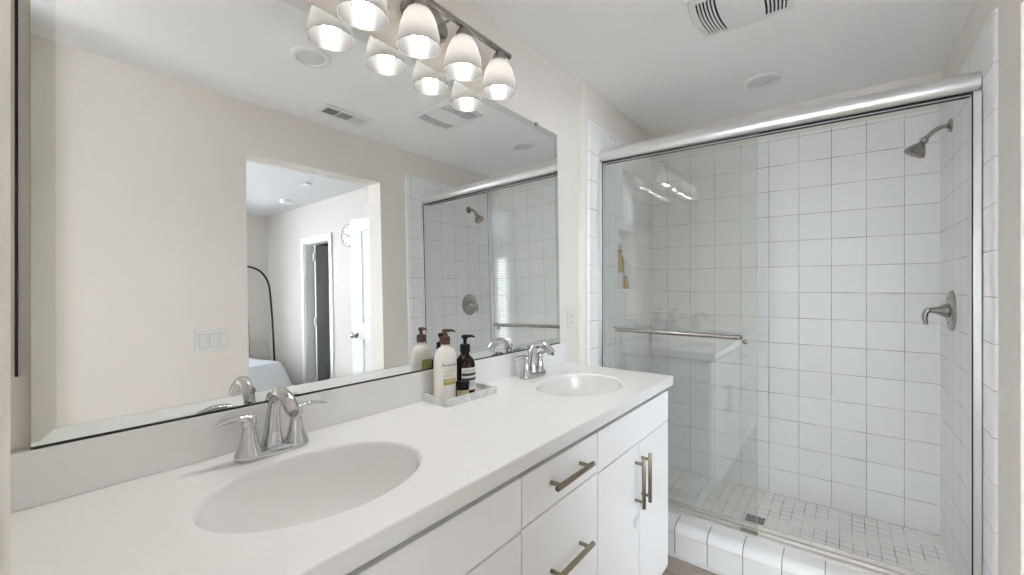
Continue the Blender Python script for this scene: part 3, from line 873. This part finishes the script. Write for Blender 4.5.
for x in LX:
    dx = x - 0.960
    sh = one('shade', ['shade', 'discw'], lambda b: lathe(b, bell + [(rr_ - 0.0022, z_ - (0.003 if i > 5 else 0.0)) for i, (rr_, z_) in reversed(list(enumerate(bell)))] + [bell[0]], 40, mat=Matrix.Translation((dx, 0, LR)), cap0=False, cap1=False), vl, 50)
    for f in sh.data.polygons:                      # ground white rim edge
        if all(sh.data.vertices[i].co.z < LR + 0.0005 for i in f.vertices): f.material_index = 1
    one('socket_cup', 'nickel', lambda b: lathe(b, [(0.018, LR + 0.100), (0.024, LR + 0.117), (0.0265, LR + 0.123), (0.0225, LR + 0.140), (0.016, LR + 0.150), (0.008, LR + 0.155), (0.008, ZBAR - 0.008)], 28, mat=Matrix.Translation((dx, 0, 0))), vl, 40)
    one('bulb', 'bulb', lambda b: lathe(b, [(0.004, LR + 0.0110), (0.014, LR + 0.0135), (0.022, LR + 0.0200), (0.0265, LR + 0.0310), (0.0265, LR + 0.0410), (0.022, LR + 0.0570), (0.015, LR + 0.0710), (0.013, LR + 0.100)], 28, mat=Matrix.Translation((dx, 0, 0))), vl, 60)

# ------------------------------------------------------------------ ceiling fixtures
def ceiling_light(x, y, label):
    t = thing('recessed_light', label, 'light', (x, y, CZ), 0)
    one('trim_ring', 'discw', lambda b: lathe(b, [(0.087, 0.0), (0.087, -0.004), (0.082, -0.010), (0.066, -0.012), (0.061, -0.006), (0.061, 0.0)], 48, cap0=False, cap1=False), t, 40)
    one('lens', 'lens', lambda b: lathe(b, [(0.060, -0.001), (0.060, -0.006), (0.036, -0.008)], 48), t, 40)
ceiling_light(2.600, 0.335, 'round recessed ceiling light above the shower')
ceiling_light(0.985, 0.305, 'round recessed ceiling light seen in the mirror beside the lamp shades')

fx, fy = 1.842, 0.310
fan = thing('exhaust_fan', 'square white ceiling exhaust fan with curved slots', 'fan', (fx, fy, CZ))
def fan_cover(b):
    hx, hy = 0.147, 0.160
    us = [-hx + 2 * hx * i / 48 for i in range(49)]
    slots = [0.062 + 0.0128 * k for k in range(6)]
    cuts_ = sorted(set([-hy, hy, 0.0] + [s * q for a in slots for q in (a, a + 0.0066) for s in (1, -1)]))
    grid = {}
    def P(i, j):
        if (i, j) not in grid:
            u, v = us[i], cuts_[j]
            k = 1 - (u / hx) ** 2
            bow = 0.016 * k * (1 if v > 0 else -1) * (min(1, abs(v) / 0.07)) 
            vv_ = v + bow * (1 if abs(v) > 0.001 else 0)
            uu = u * (1 + 0.05 * (1 - (v / hy) ** 2))
            zz = -0.018 + 0.012 * max((abs(u) / hx) ** 4, (abs(v) / hy) ** 4)
            grid[(i, j)] = b.verts.new((uu, vv_, zz))
        return grid[(i, j)]
    for j in range(len(cuts_) - 1):
        m_ = (cuts_[j] + cuts_[j + 1]) / 2
        isl = any(a < abs(m_) < a + 0.0066 for a in slots)
        for i in range(48):
            um = (us[i] + us[i + 1]) / 2
            if isl and abs(um) < 0.118: continue
            b.faces.new((P(i, j), P(i + 1, j), P(i + 1, j + 1), P(i, j + 1)))
    bmesh.ops.recalc_face_normals(b, faces=b.faces[:])
    bmesh.ops.solidify(b, geom=b.faces[:], thickness=0.004)
one('cover', 'discw', fan_cover, fan, 40)
boxes('housing_shade', 'darkgap', [(-0.13, 0.13, -0.148, 0.148, -0.0030, -0.0005)], fan)  # black sheet stands in for the shade inside the fan
boxes('rim', 'discw', [(-0.147, -0.137, -0.162, 0.162, -0.008, 0.0), (0.137, 0.147, -0.162, 0.162, -0.008, 0.0), (-0.137, 0.137, -0.162, -0.152, -0.008, 0.0), (-0.137, 0.137, 0.152, 0.162, -0.008, 0.0)], fan)

rg = thing('air_register', 'white rectangular air vent on the ceiling, seen in the mirror', 'vent', (1.432, -0.166, CZ))
boxes('frame', 'discw', [(-0.158, 0.158, 0.042, 0.078, -0.006, 0), (-0.158, 0.158, -0.078, -0.042, -0.006, 0), (-0.158, -0.130, -0.042, 0.042, -0.006, 0), (0.130, 0.158, -0.042, 0.042, -0.006, 0),
                         (-0.048, -0.040, -0.042, 0.042, -0.006, 0), (0.040, 0.048, -0.042, 0.042, -0.006, 0)], rg, bev=0.001)
boxes('duct_shade', 'darkgap', [(-0.130, 0.130, -0.042, 0.042, -0.0012, -0.0004)], rg)  # thin black sheet, the duct's inner shade put into colour
bm = bmesh.new()
for k in range(7):
    for x0, x1, tl in ((-0.129, -0.049, -35), (0.049, 0.129, 40)):
        x = x0 + 0.007 + k * 0.011
        box(bm, -0.005, 0.005, -0.042, 0.042, -0.0005, 0.0005, rot=Matrix.Translation((x, 0, -0.0045)) @ Matrix.Rotation(math.radians(tl), 4, 'Y'))
for k in range(8):
    box(bm, -0.040, 0.040, -0.0048, 0.0048, -0.0005, 0.0005, rot=Matrix.Translation((0, -0.037 + k * 0.0106, -0.0045)) @ Matrix.Rotation(math.radians(-50), 4, 'X'))
obj('louvers', bm, 'lens', rg)

# ------------------------------------------------------------------ switch and outlet plates
swt = thing('light_switch', 'white triple rocker switch plate on the wall left of the opening', 'switch', (0.797, YO, 1.062))
boxes('plate', 'plate', [(-0.083, 0.083, 0, 0.0065, -0.057, 0.057)], swt, bev=0.002)
for k in (-1, 0, 1):
    c = k * 0.046
    def rk(b):
        prism(b, [(0.004, -0.033), (0.0105, -0.033), (0.0075, 0.0), (0.0105, 0.033), (0.004, 0.033)] if k < 1 else [(0.004, -0.033), (0.0085, -0.033), (0.0085, 0.002), (0.0105, 0.004), (0.0085, 0.033), (0.004, 0.033)], 'x', c - 0.0165, c + 0.0165)
    one('rocker', 'plate', rk, swt)
    boxes('rocker_gap', 'label_grey', [(c - 0.0178, c + 0.0178, 0.0060, 0.0068, -0.0345, 0.0345)], swt)

ot = thing('wall_outlet', 'white outlet plate on the wall between the mirror and the shower', 'outlet', (1.945, YW, 1.122), PI)
boxes('plate', 'plate', [(-0.036, 0.036, 0, 0.0065, -0.057, 0.057)], ot, bev=0.002)
boxes('receptacle', 'plate', [(-0.0165, 0.0165, 0.006, 0.009, -0.033, 0.033)], ot, bev=0.001)
for sx in (-1, 1):
    for zz in (-0.022, 0.012): boxes('slot', 'darkgap', [(sx * 0.006 - 0.001, sx * 0.006 + 0.001, 0.0088, 0.0093, zz, zz + 0.008)], ot)

# ------------------------------------------------------------------ shower enclosure
HX, HZ = 2.235, 2.028
sf = thing('shower_enclosure', 'silver shower door frame with a round header rail', 'shower enclosure', (0, 0, 0))
bm = bmesh.new()
hp = [(HX + 0.035, HZ + 0.030)] + [(HX + 0.004 - 0.040 * math.sin(k * PI / 12), HZ + 0.040 * math.cos(k * PI / 12)) for k in range(0, 13)] + [(HX + 0.035, HZ - 0.034)]
prism(bm, hp, 'y', YTR + 0.003, YT - 0.004)
wn(obj('header', bm, 'satin', sf, 35))
boxes('header_seal', 'darkgap', [(HX - 0.020, HX + 0.034, YTR + 0.003, YT - 0.004, HZ - 0.0390, HZ - 0.0345)], sf)
JX0, JX1 = 2.196, 2.262
boxes('jamb', 'satin', [(JX0, JX1, YT - 0.024, YT - 0.002, CT + 0.014, HZ - 0.0391)], sf, bev=0.003)
boxes('jamb', 'satin', [(JX0, JX1 + 0.02, YTR + 0.002, YTR + 0.024, CT + 0.014, HZ - 0.0391)], sf, bev=0.003)
boxes('jamb_seal', 'darkgap', [(JX0 + 0.001, JX0 + 0.006, YT - 0.027, YT - 0.0242, CT + 0.014, HZ - 0.0391)], sf)
boxes('jamb_seal', 'darkgap', [(JX0 + 0.001, JX0 + 0.006, YTR + 0.0242, YTR + 0.027, CT + 0.014, HZ - 0.0391)], sf)
bm = bmesh.new()
prism(bm, [(2.182, CT + 0.0005), (2.262, CT + 0.0005), (2.262, CT + 0.026), (2.256, CT + 0.026), (2.254, CT + 0.010), (2.226, CT + 0.010), (2.224, CT + 0.018), (2.220, CT + 0.018), (2.218, CT + 0.008), (2.186, CT + 0.013), (2.182, CT + 0.011)], 'y', YTR + 0.003, YT - 0.003)
obj('bottom_track', bm, 'track', sf)
boxes('guide_block', 'bronze', [(2.1885, 2.2005, 0.302, 0.372, CT + 0.0125, CT + 0.024)], sf, bev=0.002)

GZ0, GZ1 = CT + 0.014, HZ - 0.0412
def glass_pane(name, label, x, y0, y1):
    t = thing(name, label, 'shower door', (x, 0, 0))
    boxes('pane', 'glass', [(-0.003, 0.003, y0, y1, GZ0, GZ1)], t)
    boxes('edge_strip', 'glass_edge', [(-0.0031, 0.0031, y0 - 0.0012, y0, GZ0, GZ1)], t)
    return t
g1 = glass_pane('glass_door', 'outer clear glass shower door with the towel bar', 2.205, 0.3065, YT - 0.032)
by0, by1, bz = 0.372, 0.985, 1.060
def towel(b):
    xo = -0.048
    p = smooth_path([(-0.004, by0, bz), (-0.030, by0 + 0.001, bz), (xo + 0.002, by0 + 0.010, bz), (xo, by0 + 0.030, bz)], 5)[:-1]
    p2 = [Vector((q.x, by0 + by1 - q.y, q.z)) for q in reversed(p)]
    tube(b, p + [Vector((xo, by0 + 0.030, bz)), Vector((xo, by1 - 0.030, bz))] + p2, 0.0095, 16)
tb = one('towel_bar', 'nickel', towel, g1, 50)
for yy in (by0, by1):
    one('mount', 'chrome', lambda b: lathe(b, [(0.014, 0), (0.014, 0.006), (0.010, 0.008)], 20, mat=Matrix.Translation((-0.0035, yy, bz)) @ Matrix.Rotation(-PI / 2, 4, 'Y')), tb, 40)
g2 = glass_pane('glass_door', 'inner clear glass shower door with a small round knob, slid behind the outer door', 2.238, 0.3120, YT - 0.040)
one('knob', 'nickel', lambda b: lathe(b, [(0.010, 0), (0.012, 0.004), (0.012, 0.014), (0.008, 0.017)], 20, mat=Matrix.Translation((-0.0035, 0.358, 1.035)) @ Matrix.Rotation(-PI / 2, 4, 'Y')), g2, 40)

# shower head
shx = 2.754
sh_ = thing('showerhead', 'brushed metal shower head on a bent arm at the right shower wall', 'shower head', (shx, YTR, 2.025))
one('flange', 'nickel', lambda b: lathe(b, [(0.030, 0), (0.030, 0.004), (0.024, 0.010), (0.012, 0.014)], 28, mat=Matrix.Rotation(-PI / 2, 4, 'X')), sh_, 40)
one('arm', 'nickel', lambda b: tube(b, smooth_path([(0, 0.004, 0), (0, 0.030, 0.000), (0, 0.052, -0.010), (0, 0.074, -0.030), (0, 0.088, -0.044)], 6), 0.0095, 16, up=Vector((1, 0, 0))), sh_, 50)
hm = Matrix.Translation((0, 0.084, -0.040)) @ Matrix.Rotation(math.radians(180 + 32), 4, 'X')
one('head', 'nickel', lambda b: lathe(b, [(0.009, 0.0), (0.015, 0.004), (0.016, 0.018), (0.012, 0.024), (0.018, 0.032), (0.030, 0.050), (0.041, 0.070), (0.043, 0.078), (0.041, 0.081)], 32, mat=hm), sh_, 40)
one('spray_face', 'bronze', lambda b: lathe(b, [(0.038, 0.0811), (0.030, 0.0830), (0.012, 0.0835)], 32, mat=hm), sh_, 40)

# shower valve
sv = thing('shower_valve', 'round chrome shower valve with a lever handle on the right shower wall', 'valve', (2.735, YTR, 1.182))
RXm = Matrix.Rotation(-PI / 2, 4, 'X')
one('escutcheon', 'nickel', lambda b: lathe(b, [(0.092, 0), (0.092, 0.005), (0.086, 0.010), (0.060, 0.014), (0.034, 0.016)], 48, mat=RXm), sv, 40)
lv = one('handle', 'nickel', lambda b: lathe(b, [(0.034, 0.014), (0.032, 0.022), (0.022, 0.038), (0.016, 0.052), (0.013, 0.064), (0.011, 0.072)], 32, mat=RXm), sv, 40)
one('lever', 'nickel', lambda b: tube(b, smooth_path([(0, 0.066, 0.002), (0, 0.078, 0.001), (0, 0.088, -0.014), (0, 0.090, -0.040), (0, 0.086, -0.066)], 6), interp([0.010, 0.012, 0.011, 0.010, 0.008], 6), 16, up=Vector((1, 0, 0))), lv, 50)
for z in (0.055, -0.055):
    one('screw', 'nickel', lambda b: lathe(b, [(0.006, 0.012), (0.005, 0.016)], 12, mat=Matrix.Translation((0, 0, z)) @ RXm), sv, 40)

# floor drain
dr = thing('floor_drain', 'square chrome drain in the shower floor', 'drain', (2.635, 0.375, 0.0235))
boxes('frame', 'satin', [(-0.055, 0.055, -0.055, -0.044, 0.0, 0.004), (-0.055, 0.055, 0.044, 0.055, 0.0, 0.004), (-0.055, -0.044, -0.044, 0.044, 0.0, 0.004), (0.044, 0.055, -0.044, 0.044, 0.0, 0.004)], dr, bev=0.0008)
boxes('sump_shade', 'darkgap', [(-0.044, 0.044, -0.044, 0.044, 0.0002, 0.0010)], dr)  # black sheet painting the shade below the grate
bm = bmesh.new()
for k in range(7):
    for j in range(7):
        if (k + j) % 2 == 0:
            a, c = -0.044 + k * 0.01257, -0.044 + j * 0.01257
            box(bm, a, a + 0.0126, c, c + 0.0126, 0.0012, 0.0032)
obj('grate', bm, 'nickel', dr)

# niche bottles
nzb = NZ0 + 0.006
nb = thing('toiletry_bottle', 'tall golden bottle with a ball top standing in the shower niche', 'bottle', (2.545, 1.120, nzb))
one('body', 'clear', lambda b: lathe(b, [(0.026, 0), (0.030, 0.006), (0.030, 0.095), (0.029, 0.100)], 28), nb, 40)
one('upper_body', 'gold', lambda b: lathe(b, [(0.029, 0.1005), (0.030, 0.150), (0.028, 0.200), (0.018, 0.215), (0.012, 0.222)], 28), nb, 40)
one('collar', 'bronze', lambda b: lathe(b, [(0.021, 0.2225), (0.022, 0.226), (0.022, 0.246), (0.012, 0.252)], 28), nb, 40)
one('ball_cap', 'clear', lambda b: lathe(b, [(0.008, 0.2525), (0.018, 0.258), (0.023, 0.270), (0.018, 0.282), (0.006, 0.287)], 28), nb, 50)
nb2 = thing('toiletry_bottle', 'shorter clear and amber bottle beside the golden one in the shower niche', 'bottle', (2.665, 1.128, nzb))
one('body', 'gold', lambda b: lathe(b, [(0.020, 0), (0.024, 0.005), (0.022, 0.030), (0.016, 0.060), (0.014, 0.085)], 28), nb2, 40)
one('neck', 'clear', lambda b: lathe(b, [(0.018, 0.0855), (0.026, 0.105), (0.024, 0.125), (0.028, 0.140), (0.022, 0.160), (0.010, 0.168)], 28), nb2, 40)
one('stopper', 'label_cream', lambda b: lathe(b, [(0.008, 0.1685), (0.013, 0.174), (0.013, 0.192), (0.006, 0.198)], 24), nb2, 40)

# ------------------------------------------------------------------ tray and toiletries on the counter
tr = thing('marble_tray', 'rectangular white marble tray against the backsplash', 'tray', (1.0445, 1.0330, ZC + 0.0004), math.radians(-2.5))
bm = bmesh.new()
tw, td, th = 0.114, 0.060, 0.025
box(bm, -tw, tw, -td, td, 0.0, 0.0075)
for a in ((-tw, tw, -td, -td + 0.006), (-tw, tw, td - 0.006, td), (-tw, -tw + 0.006, -td + 0.006, td - 0.006), (tw - 0.006, tw, -td + 0.006, td - 0.006)):
    box(bm, *a, 0.0075, th)
bmesh.ops.remove_doubles(bm, verts=bm.verts[:], dist=1e-5)
obj('tray_body', bm, 'marble', tr)
bm = bmesh.new()
for sx in (-1, 1):
    for sy in (-1, 1): lathe(bm, [(0.005, -0.0), (0.005, 0.0002)], 12, mat=Matrix.Translation((sx * 0.09, sy * 0.04, 0)))
bm.free()

def wrap_patch(bm, rx, ry, a0, a1, z0, z1, off=0.0006, n=12, mi=0):
    """label patch lying on an elliptic body, angles in degrees"""
    lo, hi = [], []
    for k in range(n + 1):
        a = math.radians(a0 + (a1 - a0) * k / n)
        x, y = (rx + off) * math.cos(a), (ry + off) * math.sin(a)
        lo.append(bm.verts.new((x, y, z0))); hi.append(bm.verts.new((x, y, z1)))
    for k in range(n):
        f = bm.faces.new((lo[k], lo[k + 1], hi[k + 1], hi[k])); f.material_index = mi

def pump(t, z, mat, ang, r0=0.0155, reach=0.036, hc=0.022, hs=0.022):
    c = one('pump_collar', mat, lambda b: lathe(b, [(r0, z), (r0 * 1.05, z + 0.002), (r0 * 1.05, z + hc - 0.003), (r0 * 0.9, z + hc), (0.006, z + hc + 0.001)], 28), t, 40)
    one('pump_stem', mat, lambda b: lathe(b, [(0.0055, z + hc), (0.0055, z + hc + hs * 0.55), (0.0085, z + hc + hs * 0.6), (0.0095, z + hc + hs), (0.007, z + hc + hs + 0.003)], 20), t, 40)
    d = Vector((math.cos(ang), math.sin(ang), 0))
    zt = z + hc + hs - 0.003
    one('nozzle', mat, lambda b: tube(b, [-d * 0.011 + Vector((0, 0, zt)), d * 0.006 + Vector((0, 0, zt)), d * reach * 0.7 + Vector((0, 0, zt - 0.0005)), d * reach + Vector((0, 0, zt - 0.005))], [0.0045, 0.0058, 0.0042, 0.0030], 12), t, 50)

tz = ZC + 0.0083
# lotion bottle, oval, label turned to the right of the view
lb = thing('lotion_bottle', 'tall cream lotion bottle with a brown pump on the marble tray', 'bottle', (0.9800, 1.043, tz), math.radians(-98))
brx, bry = 0.041, 0.031
bprof = [(0.90, 0.0), (0.97, 0.003), (1.0, 0.010), (1.0, 0.060), (1.0, 0.112), (0.985, 0.130), (0.94, 0.145), (0.83, 0.158), (0.62, 0.167), (0.42, 0.172), (0.38, 0.176), (0.38, 0.180)]
lbody = one('bottle_body', 'lotion', lambda b: lathe(b, bprof, 48, 0.0285, 0.0425), lb, 50)
pump(lb, 0.1802, 'brown', math.radians(104 - 25), 0.0150, 0.036, 0.026, 0.022)
A0 = 0.0
def lotion_label(b):
    wrap_patch(b, 0.0285, 0.0425, A0 - 34, A0 + 34, 0.103, 0.1045, mi=0)
    for z in (0.094, 0.089, 0.082, 0.077): wrap_patch(b, 0.0285, 0.0425, A0 - 32, A0 + (20 if z < 0.09 else 28), z, z + 0.0028, mi=0)
    wrap_patch(b, 0.0285, 0.0425, A0 - 34, A0 + 34, 0.050, 0.071, mi=1)
    for z in (0.066, 0.061): wrap_patch(b, 0.0285, 0.0425, A0 - 26, A0 + 26, z, z + 0.002, off=0.0009, mi=2)
bm = bmesh.new(); lotion_label(bm)
lab = obj('front_label', bm, ['label_beige', 'label_green', 'label_cream'], lb)
bm = bmesh.new()
wrap_patch(bm, 0.0285, 0.0425, 180 - 36, 180 + 36, 0.058, 0.122, n=16, mi=0)
for z in (0.112, 0.104, 0.097, 0.090, 0.083): wrap_patch(bm, 0.0285, 0.0425, 180 - 26, 180 + 26, z, z + 0.002, off=0.0009, mi=1)
obj('back_label', bm, ['label_green', 'label_cream'], lb)
def wrap_text(body, size, rx, ry, zc, a_c, off, mat, parent, name='lettering'):
    me = text_mesh(body, size)
    for v in me.vertices:
        a = math.radians(a_c) + v.co.x / ((rx + ry) / 2)
        v.co = Vector(((rx + off) * math.cos(a), (ry + off) * math.sin(a), zc + v.co.y))
    me.materials.append(M[mat])
    o = bpy.data.objects.new(name, me); COL.objects.link(o); o.parent = parent
    return o
wrap_text('Aveeno', 0.0175, 0.0285, 0.0425, 0.110, A0, 0.0012, 'dark_print_closet_shade', lb)

# amber pump bottle
ab = thing('soap_bottle', 'dark amber pump bottle with a banded white label on the marble tray', 'bottle', (1.0735, 1.043, tz), math.radians(-92))
AR = 0.0315
one('bottle_body', 'amber', lambda b: lathe(b, [(0.029, 0), (0.0310, 0.003), (AR, 0.008), (AR, 0.094), (0.0303, 0.101), (0.0275, 0.110), (0.0200, 0.119), (0.0145, 0.125), (0.0130, 0.130), (0.0130, 0.135)], 40), ab, 50)
pump(ab, 0.1352, 'black', math.radians(92 - 12), 0.0150, 0.036, 0.026, 0.028)
bm = bmesh.new()
wrap_patch(bm, AR, AR, -62, 62, 0.016, 0.088, n=24, mi=0)
for z0, z1 in ((0.062, 0.071), (0.046, 0.055)): wrap_patch(bm, AR, AR, -60, 60, z0, z1, off=0.001, n=24, mi=1)
for z in (0.080, 0.0765, 0.040, 0.036, 0.032, 0.028): wrap_patch(bm, AR, AR, -48, 40, z, z + 0.0016, off=0.001, n=20, mi=2)
obj('label', bm, ['label_white', 'dark_print_closet_shade', 'label_grey'], ab)

ab.scale = (1.13, 1.13, 1.06)

# small dark jar
jr = thing('cream_jar', 'small dark jar with a black lid in front of the bottles on the tray', 'jar', (1.0225, 1.0050, tz), math.radians(-118))
JR = 0.0222
one('jar_body', 'amber', lambda b: lathe(b, [(0.0205, 0), (JR, 0.003), (JR, 0.032), (0.0205, 0.035)], 36), jr, 40)
one('lid', 'black', lambda b: lathe(b, [(0.0212, 0.0352), (0.0225, 0.0360), (0.0228, 0.0385), (0.0216, 0.0395), (0.0216, 0.0405), (0.0228, 0.0415), (0.0228, 0.0530), (0.0220, 0.0555), (0.010, 0.0560)], 36), jr, 40)
bm = bmesh.new()
wrap_patch(bm, JR, JR, -70, 55, 0.006, 0.029, n=20, mi=0)
for z in (0.022, 0.017, 0.012): wrap_patch(bm, JR, JR, -45, 30, z, z + 0.0018, off=0.001, n=14, mi=1)
obj('label', bm, ['label_tan', 'label_grey'], jr)

# the enclosure stands very slightly out of square with the curb
PV, RA = Vector((2.205, 0.35, 0)), math.radians(0.8)
for o in (sf,):
    l = Vector(o.location)
    o.location = PV + Matrix.Rotation(RA, 3, 'Z') @ (l - PV)
    o.rotation_euler.z = RA
